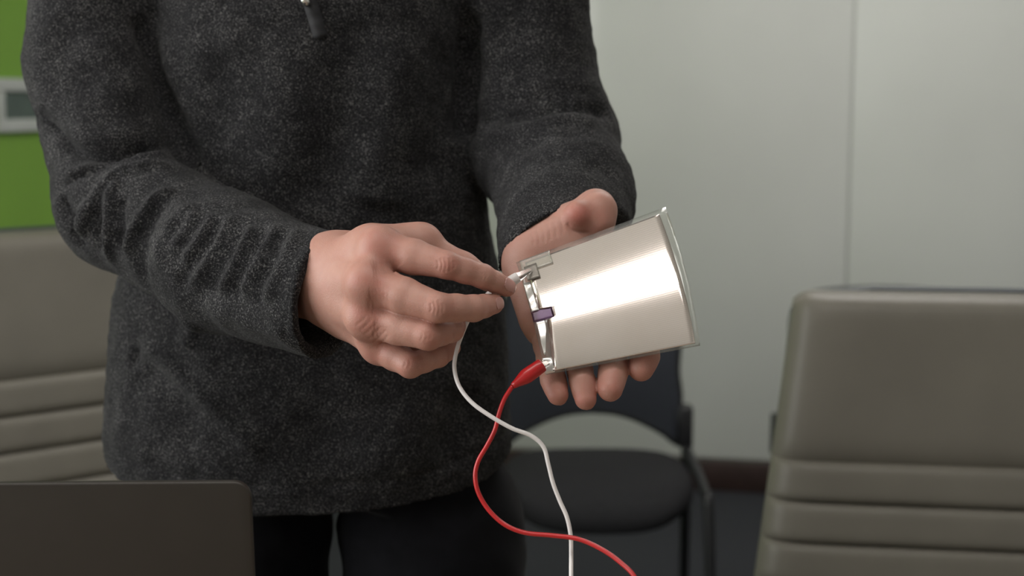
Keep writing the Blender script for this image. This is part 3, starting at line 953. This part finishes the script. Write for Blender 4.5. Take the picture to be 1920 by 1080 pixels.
# ------------------------------------------------------------------ left hand (open palm under the sheet)
def hand_left():
    f = Field((J(935, 540, 1.16)[0], J(1000, 760, 1.10)[1] - 0.01, J(1000, 785, 1.13)[2]), (J(1240, 540, 1.2)[0], J(1000, 330, 1.36)[1], J(1000, 335, 1.25)[2]), 0.00085)
    # forearm in the sleeve, wrist
    f.cone(J(1035, 330, 1.36), J(1008, 468, 1.252), 0.030, 0.0250, 0.01)
    f.cone(J(1075, 330, 1.36), J(1050, 455, 1.256), 0.030, 0.0250, 0.012)
    mcp = [J(1022, 618, 1.196), J(1072, 604, 1.196), J(1124, 590, 1.197), J(1176, 566, 1.200)]
    mr = [0.0145, 0.0145, 0.0150, 0.0150]
    wr = [J(990, 492, 1.244), J(1010, 488, 1.244), J(1032, 484, 1.244), J(1056, 478, 1.246)]
    for a, b, r in zip(wr, mcp, mr):
        f.cone(a, b, 0.0200, r, 0.016)
    for i in range(3):
        f.cone(mcp[i], mcp[i + 1], 0.0125, 0.0125, 0.01)
    # little-finger side of the palm
    f.cone(J(986, 505, 1.232), J(1008, 590, 1.202), 0.0180, 0.0150, 0.014)
    # ball of the thumb
    f.cone(J(1008, 466, 1.236), J(1072, 428, 1.232), 0.0205, 0.0190, 0.016)
    f.cone(J(1045, 450, 1.236), J(1090, 500, 1.222), 0.0190, 0.0140, 0.016)
    # thumb: along the top edge of the sheet, last joint bent back over towards the camera
    f.chain([J(1066, 424, 1.238), J(1116, 392, 1.252)], [0.0185, 0.0160], 0.010)
    f.cone(J(1118, 392, 1.252), J(1121, 396, 1.232), 0.0162, 0.0156, 0.008)
    f.cone(J(1121, 395, 1.232), J(1121, 416, 1.227), 0.0156, 0.0152, 0.006)
    f.cone(J(1112, 400, 1.228), J(1083, 402, 1.2175), 0.0130, 0.0120, 0.0060)
    FL.append((J(1086, 402, 1.206), 0.013, 0.62))
    FL.append((J(1120, 400, 1.210), 0.016, 0.25))
    fingers = [
        ([mcp[0], J(1030, 676, 1.166), J(1037, 712, 1.150), J(1046, 740, 1.142)], [0.0130, 0.0104, 0.0100, 0.0086]),
        ([mcp[1], J(1084, 676, 1.160), J(1092, 715, 1.144), J(1098, 748, 1.137)], [0.0135, 0.0106, 0.0102, 0.0088]),
        ([mcp[2], J(1150, 660, 1.164), J(1149, 700, 1.146), J(1144, 729, 1.136)], [0.0140, 0.0116, 0.0116, 0.0102]),
        ([mcp[3], J(1210, 632, 1.170), J(1210, 668, 1.154), J(1202, 691, 1.146)], [0.0140, 0.0114, 0.0114, 0.0104]),
    ]
    for pts, rs in fingers:
        g = f.fresh()
        for i in range(3):
            g.cone(pts[i], (pts[i] + pts[i + 1]) / 2, rs[i], (rs[i] + rs[i + 1]) / 2 * 0.98, 0.003)
            g.cone((pts[i] + pts[i + 1]) / 2, pts[i + 1], (rs[i] + rs[i + 1]) / 2 * 0.98, rs[i + 1], 0.003)
        f.merge(g, 0.0025)
        FL.append((pts[3], 0.013, 0.50))
    # creases in the ball of the thumb and where the thumb folds
    for x, y, l in [(1000, 446, 16), (1010, 442, 20), (1020, 437, 22), (1031, 432, 22), (1042, 427, 20), (1054, 421, 17)]:
        f.groove([(x - 5, y - l * 0.7), (x, y), (x + 1, y + l)], 0.0014, 0.00030)
    f.groove([(1062, 416), (1072, 430), (1090, 436), (1110, 436)], 0.0016, 0.0012)
    V, F = f.mesh()
    V = relax(V, F, 2)
    V = f.fold(V, vnormals(V, F))
    return V, F, [
        (J(1052, 756, 1.140), fingers[0][0][2], fingers[0][0][3], 0.0060, np.array([0.5, 0.3, -1.0])),
        (J(1104, 768, 1.136), fingers[1][0][2], fingers[1][0][3], 0.0060, np.array([0.4, 0.3, -1.0])),
        (J(1140, 752, 1.136), fingers[2][0][2], fingers[2][0][3], 0.0065, np.array([0.1, 0.4, -1.0])),
    ]

# ------------------------------------------------------------------ sweater
ARM_R = [PY(205, -120, 1.50), PY(178, 120, 1.47), PY(238, 378, 1.405), PY(420, 492, 1.285), J(640, 562, 1.185)]
RAD_R = [0.080, 0.0665, 0.0655, 0.0595, 0.0525]
ARM_L = [PY(965, -120, 1.50), PY(992, 90, 1.49), PY(1020, 268, 1.46), J(1058, 370, 1.372), J(1050, 490, 1.256)]
RAD_L = [0.078, 0.0635, 0.0735, 0.0635, 0.0560]
def torso_rows(shrink=0.0):
    rows = []
    for py, l, r, b in ((-230, 480, 680, 0.07), (-170, 360, 800, 0.095), (-60, 300, 872, 0.118), (100, 285, 888, 0.126), (300, 275, 902, 0.130), (430, 250, 919, 0.134), (560, 214, 944, 0.138), (700, 206, 958, 0.144), (800, 196, 964, 0.146), (880, 200, 962, 0.142), (1000, 210, 950, 0.138), (1150, 210, 950, 0.138)):
        a, c = PY(l, py, 1.5), PY(r, py, 1.5)
        rows.append((a[2], (a[0] + c[0]) / 2, (c[0] - a[0]) / 2 - shrink, b - shrink))
    rows.sort()
    return np.array(rows)
def torso_d(f, sl, shrink=0.0, cy=1.5):
    X, Y, Z = f.grid(sl)
    R = torso_rows(shrink)
    z = f.ax[2][sl[2]]
    cx, a, b = (np.interp(z, R[:, 0], R[:, i]).astype(np.float32)[None, None, :] for i in (1, 2, 3))
    e = 2.08
    q = (np.abs((X - cx) / a) ** e + np.abs((Y - cy) / b) ** e) ** (1 / e)
    return (q - 1) * np.minimum(a, b)
hem_f, hem_s = PY(600, 966, 1.362), PY(205, 824, 1.5)
hem_k = (hem_s[2] - hem_f[2]) / (hem_s[1] - hem_f[1])
def hem_z(y): return hem_f[2] + hem_k * (y - hem_f[1])

def sweater_mesh():
    f = Field((-0.66, 1.10, 0.84), (0.20, 1.72, 1.64), 0.0030)
    X, Y, Z = f.grid((slice(None),) * 3)
    full = (slice(None),) * 3
    f.D = torso_d(f, full).astype(np.float32)
    neck = PY(580, -215, 1.52)
    f.D = f.smin(f.D, np.maximum(f.D, 1.0), 0)
    # shoulders
    f.cone(PY(470, -165, 1.52), ARM_R[0], 0.055, 0.072, 0.05)
    f.cone(PY(690, -165, 1.52), ARM_L[0], 0.055, 0.072, 0.05)
    # hem: cut level, hollow inside
    hem = (hem_z(Y) - Z)
    f.D = np.maximum(f.D, hem.astype(np.float32) + 0 * X)
    inner = np.maximum(torso_d(f, full, 0.011), (Z - (hem_z(Y) + 0.06)) + 0 * X)
    f.D = np.maximum(f.D, -inner).astype(np.float32)
    del inner
    # collar
    f.cone(neck + [0, 0, 0.0], neck + [0, 0.005, 0.075], 0.078, 0.074, 0.03)
    for arm, rad, cpt, cn, inner_r in (
            (ARM_R, RAD_R, J(612, 550, 1.195), None, 0.0440),
            (ARM_L, RAD_L, J(1052, 455, 1.277), None, 0.0455)):
        g = f.fresh()
        for i in range(len(arm) - 1):
            g.cone(arm[i], arm[i + 1], rad[i], rad[i + 1], 0.02)
        if arm is ARM_R:
            u = P(612, 550, 2) - P(612, 550, 1); u /= np.linalg.norm(u)
            side = P(613, 550, 1.2) - P(612, 550, 1.2); side /= np.linalg.norm(side)
            up = np.cross(side, u)
            n = side * 0.90 - u * 0.36 - up * 0.14
        else:
            u = P(1047, 432, 2) - P(1047, 432, 1); u /= np.linalg.norm(u)
            side = np.array([1.0, 0, 0]); up = np.cross(side, u)
            n = side * 0.50 - up * 0.74 - u * 0.42
        n /= np.linalg.norm(n)
        sl = g.sl(cpt - 0.16, cpt + 0.16, 0)
        x, y, z = g.grid(sl)
        pl = (x - cpt[0]) * n[0] + (y - cpt[1]) * n[1] + (z - cpt[2]) * n[2]
        g.D[sl] = np.maximum(g.D[sl], pl)
        a, b = arm[-2], arm[-1] + (arm[-1] - arm[-2]) * 0.5
        inn = np.maximum(g.cone_d(a, b, inner_r + 0.004, inner_r - 0.001, sl), -(pl + 0.085))
        g.D[sl] = np.maximum(g.D[sl], -inn)
        f.merge(g, 0.010)
    # folds: right sleeve at the elbow
    G, Rg = f.groove, f.ridge
    G([(66, 205), (92, 246), (140, 284), (200, 290), (255, 274), (340, 264)], 0.011, 0.017, True)
    Rg([(110, 240), (160, 258), (220, 258), (290, 244)], 0.018, 0.0070)
    G([(100, 356), (150, 328), (190, 310), (240, 293), (310, 282)], 0.008, 0.0100, True)
    Rg([(112, 340), (165, 314), (240, 296), (330, 288)], 0.0075, 0.0080)
    Rg([(150, 452), (168, 398), (200, 345), (245, 320), (330, 312)], 0.0065, 0.0075)
    G([(110, 372), (138, 410), (160, 470)], 0.008, 0.0085)
    G([(188, 352), (184, 404), (192, 476)], 0.0065, 0.0065)
    Rg([(208, 496), (206, 430), (210, 370), (230, 345)], 0.0055, 0.0065)
    G([(230, 362), (224, 412), (224, 474)], 0.006, 0.0060)
    Rg([(232, 486), (252, 430), (284, 380), (330, 352)], 0.0065, 0.0070)
    G([(310, 362), (276, 425), (262, 480), (268, 545)], 0.010, 0.0060)
    Rg([(360, 372), (318, 430), (292, 500)], 0.009, 0.0040)
    # diagonal folds down the forearm
    for x0, y0, x1, y1, dd in ((372, 388, 316, 478, 0.8), (400, 395, 336, 500, 0.9), (438, 400, 350, 545, 1.2), (474, 416, 402, 555, 1.1), (516, 420, 446, 560, 1.3), (556, 422, 492, 575, 1.0)):
        mx, my = (x0 + x1) / 2, (y0 + y1) / 2
        Rg([(x0, y0), (mx + 5, my - 8), (x1, y1)], 0.0070, 0.0042 * dd)
        G([(x0 - 19, y0 + 4), (mx - 15, my - 2), (x1 - 20, y1 + 4)], 0.0080, 0.0040 * dd)
    Rg([(380, 570), (470, 600), (560, 640)], 0.014, 0.0050)
    G([(350, 530), (440, 565), (520, 590)], 0.014, 0.0030)
    # upper arm
    G([(95, 30), (150, 110), (180, 200)], 0.028, 0.007)
    Rg([(140, 40), (210, 130), (250, 220)], 0.030, 0.006)
    G([(244, 20), (290, 130), (335, 240), (366, 318)], 0.010, 0.010)
    # left sleeve
    G([(876, 214), (930, 224), (985, 214), (1050, 198), (1120, 206), (1150, 224)], 0.010, 0.0095)
    Rg([(900, 248), (985, 236), (1050, 220), (1130, 232)], 0.012, 0.0050)
    G([(900, 185), (980, 186), (1060, 172), (1128, 176)], 0.008, 0.0040)
    G([(890, 260), (960, 272), (1030, 256)], 0.012, 0.0030)
    G([(1156, 335), (1120, 318), (1085, 318)], 0.010, 0.0035)
    G([(888, 5), (880, 120), (870, 205), (884, 270)], 0.011, 0.012)
    # body: soft vertical hollows and the diagonal pull at the hip
    G([(676, 5), (655, 150), (632, 300), (600, 420)], 0.030, 0.010)
    G([(850, 40), (835, 220), (790, 380)], 0.028, 0.009)
    G([(440, 60), (410, 250), (400, 350)], 0.032, 0.008)
    Rg([(560, 90), (540, 260), (500, 380)], 0.032, 0.007)
    Rg([(740, 20), (730, 200), (700, 340), (690, 400)], 0.030, 0.008)
    Rg([(250, 636), (330, 700), (420, 788), (505, 868)], 0.010, 0.0055)
    G([(236, 664), (320, 735), (400, 815)], 0.024, 0.0070)
    Rg([(362, 600), (350, 652)], 0.010, 0.005)
    G([(236, 655), (268, 676)], 0.012, 0.006)
    G([(640, 720), (600, 820), (560, 920)], 0.035, 0.009)
    G([(890, 700), (860, 800), (810, 890)], 0.026, 0.008)
    Rg([(770, 730), (740, 840), (690, 930)], 0.035, 0.008)
    V, F = f.mesh()
    V = relax(V, F, 2)
    N = vnormals(V, F)
    V = f.fold(V, N)
    N = vnormals(V, F)
    # hem stitch line and slow unevenness of the cloth
    dz = V[:, 2] - hem_z(V[:, 1])
    V = V + N * (0.0014 * wobble(V, 45, 3) + 0.0007 * wobble(V, 130, 5) + 0.00035 * wobble(V, 420, 8))[:, None]
    V = V - N * (0.0018 * np.exp(-((dz - 0.032) / 0.004) ** 2) * (V[:, 2] < 1.0))[:, None]
    return V, F, f

# ------------------------------------------------------------------ body under the clothes, trousers
HIPX = (-0.298, -0.086)
def leg_pts(i):
    hx = HIPX[i]
    s = (-1, 1)[i]
    return [np.array([hx - s * 0.002, 1.5, 0.845]), np.array([hx + s * 0.010, 1.495, 0.68]), np.array([hx + s * 0.03, 1.49, 0.48]), np.array([hx + s * 0.045, 1.51, 0.09])]
def body_mesh():
    f = Field((-0.66, 1.12, -0.005), (0.20, 1.74, 1.90), 0.007)
    full = (slice(None),) * 3
    X, Y, Z = f.grid(full)
    d = np.maximum(torso_d(f, full, 0.042), np.maximum(0.90 - Z, Z - 1.52))
    f.D = np.minimum(f.D, d).astype(np.float32)
    for i in range(2):
        p = leg_pts(i)
        f.chain(p, [0.078, 0.070, 0.052, 0.036], 0.02)
        f.cone(p[3] + [0, 0.02, -0.035], p[3] + [0, -0.13, -0.052], 0.034, 0.026, 0.02)
    f.cone(ARM_R[0], ARM_R[1], 0.052, 0.044, 0.03); f.cone(ARM_R[1], ARM_R[2], 0.044, 0.040, 0.02); f.cone(ARM_R[2], ARM_R[3], 0.040, 0.034, 0.02)
    f.cone(ARM_L[0], ARM_L[1], 0.052, 0.044, 0.03); f.cone(ARM_L[1], ARM_L[2], 0.044, 0.040, 0.02); f.cone(ARM_L[2], ARM_L[3], 0.040, 0.034, 0.02)
    f.cone(J(420, 480, 1.29), J(480, 490, 1.25), 0.033, 0.029, 0.02)
    f.cone(ARM_L[3], J(1055, 340, 1.355), 0.034, 0.030, 0.02)
    nx = -0.225
    f.cone((nx, 1.525, 1.46), (nx, 1.50, 1.60), 0.060, 0.055, 0.03)
    # head, bent a little forward
    hc = np.array([nx, 1.475, 1.715])
    f.ball(hc + [0, 0.02, 0.025], 0.088, 0.02); f.cone(hc + [0, 0.02, 0.02], hc + [0, -0.022, 0.015], 0.080, 0.072, 0.03)
    f.cone(hc + [0, -0.02, -0.02], hc + [0, -0.045, -0.085], 0.066, 0.036, 0.03)
    f.cone(hc + [0, -0.092, 0.012], hc + [0, -0.112, -0.026], 0.008, 0.013, 0.012)          # nose
    for s in (-1, 1):
        f.ball(hc + [s * 0.080, 0.01, -0.015], 0.024, 0.006, (np.array([1., 0, 0]), 2.4))      # ear
        f.cut([hc + [s * 0.034, -0.104, 0.008], hc + [s * 0.036, -0.104, 0.007]], 0.013, 0.012)   # eye socket
        f.ball(hc + [s * 0.034, -0.079, 0.006], 0.0115, 0.003)
    f.cone(hc + [-0.022, -0.080, -0.062], hc + [0.022, -0.080, -0.062], 0.008, 0.008, 0.008)
    f.cut([hc + [-0.022, -0.094, -0.060], hc + [0.022, -0.094, -0.060]], 0.004, 0.004)
    V, F = f.mesh()
    g = Field(hc - 0.13, hc + 0.14, 0.005)
    g.ball(hc + [0, 0.020, 0.040], 0.094, 0.02); g.cone(hc + [0, 0.02, 0.045], hc + [0, -0.03, 0.050], 0.085, 0.072, 0.02); g.cone(hc + [0, 0.03, 0.03], hc + [0, 0.055, -0.05], 0.085, 0.055, 0.03)
    x, y, z = g.grid(full)
    face = (-(y - (hc[1] - 0.030)) * 0.80 + -(z - (hc[2] + 0.050)) * 0.60) + 0 * x
    g.D = np.maximum(g.D, face.astype(np.float32))
    g.D = np.maximum(g.D, ((hc[2] - 0.075) - z + 0 * x + 0 * y).astype(np.float32))
    Hv, Hf = g.mesh()
    return V, F, Hv, Hf

def trouser_mesh():
    f = Field((-0.50, 1.30, 0.02), (0.16, 1.68, 1.02), 0.006)
    full = (slice(None),) * 3
    X, Y, Z = f.grid(full)
    for i in range(2):
        f.chain(leg_pts(i), [0.1010, 0.0985, 0.075, 0.064], 0.008)
    d = np.maximum(torso_d(f, full, 0.030), np.maximum(0.885 - Z, Z - 0.985) + 0 * X)
    f.D = f.smin(f.D, d, 0.02).astype(np.float32)
    f.D = np.maximum(f.D, (0.055 - Z + 0 * X + 0 * Y).astype(np.float32))
    V, F = f.mesh()
    V = relax(V, F, 2)
    N = vnormals(V, F)
    V = V + N * (0.002 * wobble(V, 40, 11) + 0.001 * wobble(V, 110, 12))[:, None]
    return V, F

rV, rF, rnails = hand_right()
lV, lF, lnails = hand_left()
bV, bF, hairV, hairF = body_mesh()
V = np.concatenate([bV, rV, lV]); F = np.concatenate([bF, rF + len(bV), lF + len(bV) + len(rV)])
ORG = np.array([-0.205, 1.50, 0.0])
me = mesh_from(V - ORG, F)
flush = np.zeros(len(V))
for p, r, am in FL:
    d2 = ((V - p) ** 2).sum(1)
    flush = np.maximum(flush, am * np.exp(-d2 / (r * r)))
at = me.attributes.new('flush', 'FLOAT', 'POINT')
at.data.foreach_set('value', flush.astype(np.float32))
person = link('person', me, M['skin'])
person.location = ORG
bpy.context.view_layer.update()
tag(person, 'person in charcoal zip sweater and dark trousers, connecting wires to a silver sheet', 'person')

def child_mesh(name, V, F, mat, parent):
    o = link(name, mesh_from(np.asarray(V) - ORG, F), mat)
    o.parent = parent
    if parent is person: pass
    return o

# finger nails: a patch of the finger tip, raised and slightly domed
for (HV, HF, nails) in ((rV, rF, rnails), (lV, lF, lnails)):
    HN = vnormals(HV, HF)
    for c, dip, tip, rad, nd in nails:
        ax = tip - dip; ax /= np.linalg.norm(ax)
        nd = np.asarray(nd, float); nd = nd - ax * (nd @ ax) * 0.5; nd /= np.linalg.norm(nd)
        sd = np.cross(ax, nd); sd /= np.linalg.norm(sd)
        ct = tip + nd * 0.006 - ax * 0.0005
        q = HV - ct
        e = np.abs((q @ ax) / (rad * 0.95)) ** 3 + np.abs((q @ sd) / (rad * 0.74)) ** 3
        ok = (e < 1) & ((HN @ nd) > 0.15) & (np.abs(q @ nd) < 0.010)
        fs = HF[ok[HF].all(1)]
        if len(fs) < 6: continue
        ids, inv = np.unique(fs, return_inverse=True)
        nv = HV[ids] + HN[ids] * 0.00045
        o = child_mesh('fingernail', nv, inv.reshape(fs.shape), M['nail'], person)
        md = o.modifiers.new('thick', 'SOLIDIFY'); md.thickness = 0.0005; md.offset = -1

swV, swF, swf = sweater_mesh()
sweater = child_mesh('sweater', swV, swF, M['sweater'], person)
sweater['label'] = 'charcoal heather fleece sweater'
# front zip: tape with a metal pull
zp = []
for py in np.linspace(-150, 72, 28):
    t = (py + 150) / 222
    p, u = swf.surf(528 + 68 * t + 6 * math.sin(2 * t), py)
    if p is not None: zp.append((p, u))
zv, zf = [], []
for i, (p, u) in enumerate(zp):
    for s in (-1, 1):
        sd = np.array([s * 0.0066, 0, s * 0.0018])
        zv.append(p + sd - u * 0.0022)
        zv.append(p + sd + u * 0.004)
for i in range(len(zp) - 1):
    a = 4 * i; b = a + 4
    zf += [(a, b, b + 2, a + 2), (a + 1, a + 3, b + 3, b + 1), (a, a + 1, b + 1, b), (a + 2, b + 2, b + 3, a + 3)]
zf += [(0, 2, 3, 1), (4 * len(zp) - 4, 4 * len(zp) - 3, 4 * len(zp) - 1, 4 * len(zp) - 2)]
zo = child_mesh('zip_tape', np.array(zv), zf, M['zip_tape'], sweater)
p, u = swf.surf(568, -12)
a0, a1 = p - u * 0.006, P(576, 11, np.linalg.norm(p - [0, 0, CAM_H]) * 0.985)
p2, _ = swf.surf(576, 10); a1 = p2 - u * 0.005
pv = tube([a0, (a0 + a1) / 2, a1], [0.0040, 0.0046, 0.0044], 8)
for v in pv.vertices: v.co = Vector(np.array(v.co) - ORG)
po = link('zip_pull', pv, M['steel']); po.parent = sweater
tV, tF = trouser_mesh()
child_mesh('trousers', tV, tF, M['trouser'], person)
child_mesh('hair', hairV, hairF, M['hair'], person)
for i in range(2):
    p = leg_pts(i)[3]
    f = Field(p + [-0.08, -0.26, -0.095], p + [0.08, 0.10, 0.06], 0.004)
    f.cone(p + [0, 0.03, -0.042], p + [0, -0.10, -0.052], 0.044, 0.040, 0.02)
    f.cone(p + [0, -0.10, -0.052], p + [0, -0.17, -0.058], 0.042, 0.034, 0.02)
    f.cone(p + [0, 0.02, -0.03], p + [0, 0.01, 0.01], 0.043, 0.046, 0.02)
    x, y, z = f.grid((slice(None),) * 3)
    f.D = np.maximum(f.D, (0.002 - z + 0 * x + 0 * y).astype(np.float32))
    sv, sf = f.mesh()
    child_mesh('shoe', sv, sf, M['shoe'], person)

# ------------------------------------------------------------------ test leads
def lead(name, boot0, boot1, jaw_end, wire_pts, wr, mat, label, boot_r, nside):
    t = empty(name, tuple(jaw_end))
    b0, b1, je = (np.asarray(q, float) for q in (boot0, boot1, jaw_end))
    ax = b0 - b1; L = np.linalg.norm(ax); ax /= L
    # boot: thin neck at the wire, belly, then a straight mouth
    prof = [(0.0, 0.40), (0.08, 0.52), (0.16, 0.62), (0.30, 0.86), (0.44, 1.04), (0.60, 1.04), (0.85, 0.98), (0.98, 0.95), (1.0, 0.86)]
    pts = [b1 + ax * L * s for s, r in prof]
    bo = link('clip_boot', tube(pts, [boot_r * r for s, r in prof], 20), mat)
    bo.parent = t; bo.matrix_parent_inverse = t.matrix_world.inverted()
    nside = np.asarray(nside, float); nside -= ax * (nside @ ax); nside /= np.linalg.norm(nside)
    wd = np.cross(ax, nside)
    for s in (1, -1):
        vs_, fs_ = [], []
        n = 9
        for i in range(n):
            q = i / (n - 1)
            o = b0 - ax * 0.004 + (je - b0 + ax * 0.004) * q
            gap = s * (0.0026 * (1 - q) + 0.0007) * nside
            wdt = 0.0024 * (1 - 0.45 * q)
            tooth = s * nside * (-0.0005 if (i % 2 and i > 3) else 0)
            th = s * nside * 0.0007
            vs_ += [o + gap + wd * wdt + tooth, o + gap - wd * wdt + tooth, o + gap - wd * wdt + th, o + gap + wd * wdt + th]
        for i in range(n - 1):
            a, b = 4 * i, 4 * i + 4
            for k in range(4):
                fs_.append((a + k, a + (k + 1) % 4, b + (k + 1) % 4, b + k))
        fs_ += [(0, 1, 2, 3), (4 * n - 4, 4 * n - 1, 4 * n - 2, 4 * n - 3)]
        jo = link('clip_jaw', mesh_from(vs_, fs_, False), M['steel'])
        jo.parent = t; jo.matrix_parent_inverse = t.matrix_world.inverted()
    wo = link('wire', tube(catmull(wire_pts, 8), wr, 12), mat)
    wo.parent = t; wo.matrix_parent_inverse = t.matrix_world.inverted()
    tag(t, label, 'test lead', 'clip test leads')
    return t

def sh(u, v, off): return sheet_pt(u, v) + sheet_n(u, v) * off
# red lead
rb0, rb1, rj = P(1017, 684, 1.122), P(961, 724, 1.116), sh(0.035, 0.90, 0.0008)
red_px = [(961, 724, 1.116), (946, 748, 1.114), (936, 775, 1.112), (928, 806, 1.110), (913, 836, 1.109), (897, 864, 1.108), (891, 892, 1.107), (897, 924, 1.105), (917, 957, 1.102), (947, 984, 1.098), (985, 999, 1.094), (1035, 1004, 1.088), (1085, 1011, 1.082), (1130, 1031, 1.074), (1165, 1056, 1.066), (1192, 1085, 1.058)]
rw = [P(*q) for q in red_px] + [np.array([0.103, 1.008, 0.925]), np.array([0.116, 0.985, 0.885]), np.array([0.140, 0.945, 0.815]), np.array([0.185, 0.87, TZ + 0.006]), np.array([0.22, 0.82, TZ + 0.004]), np.array([0.30, 0.75, TZ + 0.004])]
lead('test_lead', rb0, rb1, rj, rw, 0.0018, M['red'], 'red test lead with a red alligator clip on the lower corner of the silver sheet', 0.0058, sheet_n(0.03, 0.9))
# white lead: boot pinched between thumb and index finger
wb0, wb1, wj = P(972, 519, 1.146), P(905, 560, 1.143), sh(0.08, 0.125, 0.0030)
wh_px = [(905, 560, 1.143), (890, 578, 1.141), (878, 600, 1.138), (866, 628, 1.132), (856, 658, 1.126), (852, 690, 1.120), (861, 724, 1.112), (885, 755, 1.106), (921, 781, 1.103), (960, 803, 1.102), (996, 817, 1.102), (1019, 838, 1.102), (1028, 870, 1.101), (1037, 906, 1.100), (1050, 940, 1.099), (1063, 970, 1.097), (1070, 1004, 1.095), (1071, 1040, 1.090), (1071, 1085, 1.080)]
ww = [P(*q) for q in wh_px] + [np.array([0.0455, 1.030, 0.908]), np.array([0.047, 1.010, 0.865]), np.array([0.053, 0.965, 0.795]), np.array([0.07, 0.89, TZ + 0.006]), np.array([0.08, 0.84, TZ + 0.004]), np.array([0.12, 0.74, TZ + 0.004])]
lead('test_lead', wb0, wb1, wj, ww, 0.00165, M['white_pvc'], 'white test lead whose clip is pinched between thumb and index finger', 0.0046, sheet_n(0.08, 0.12))
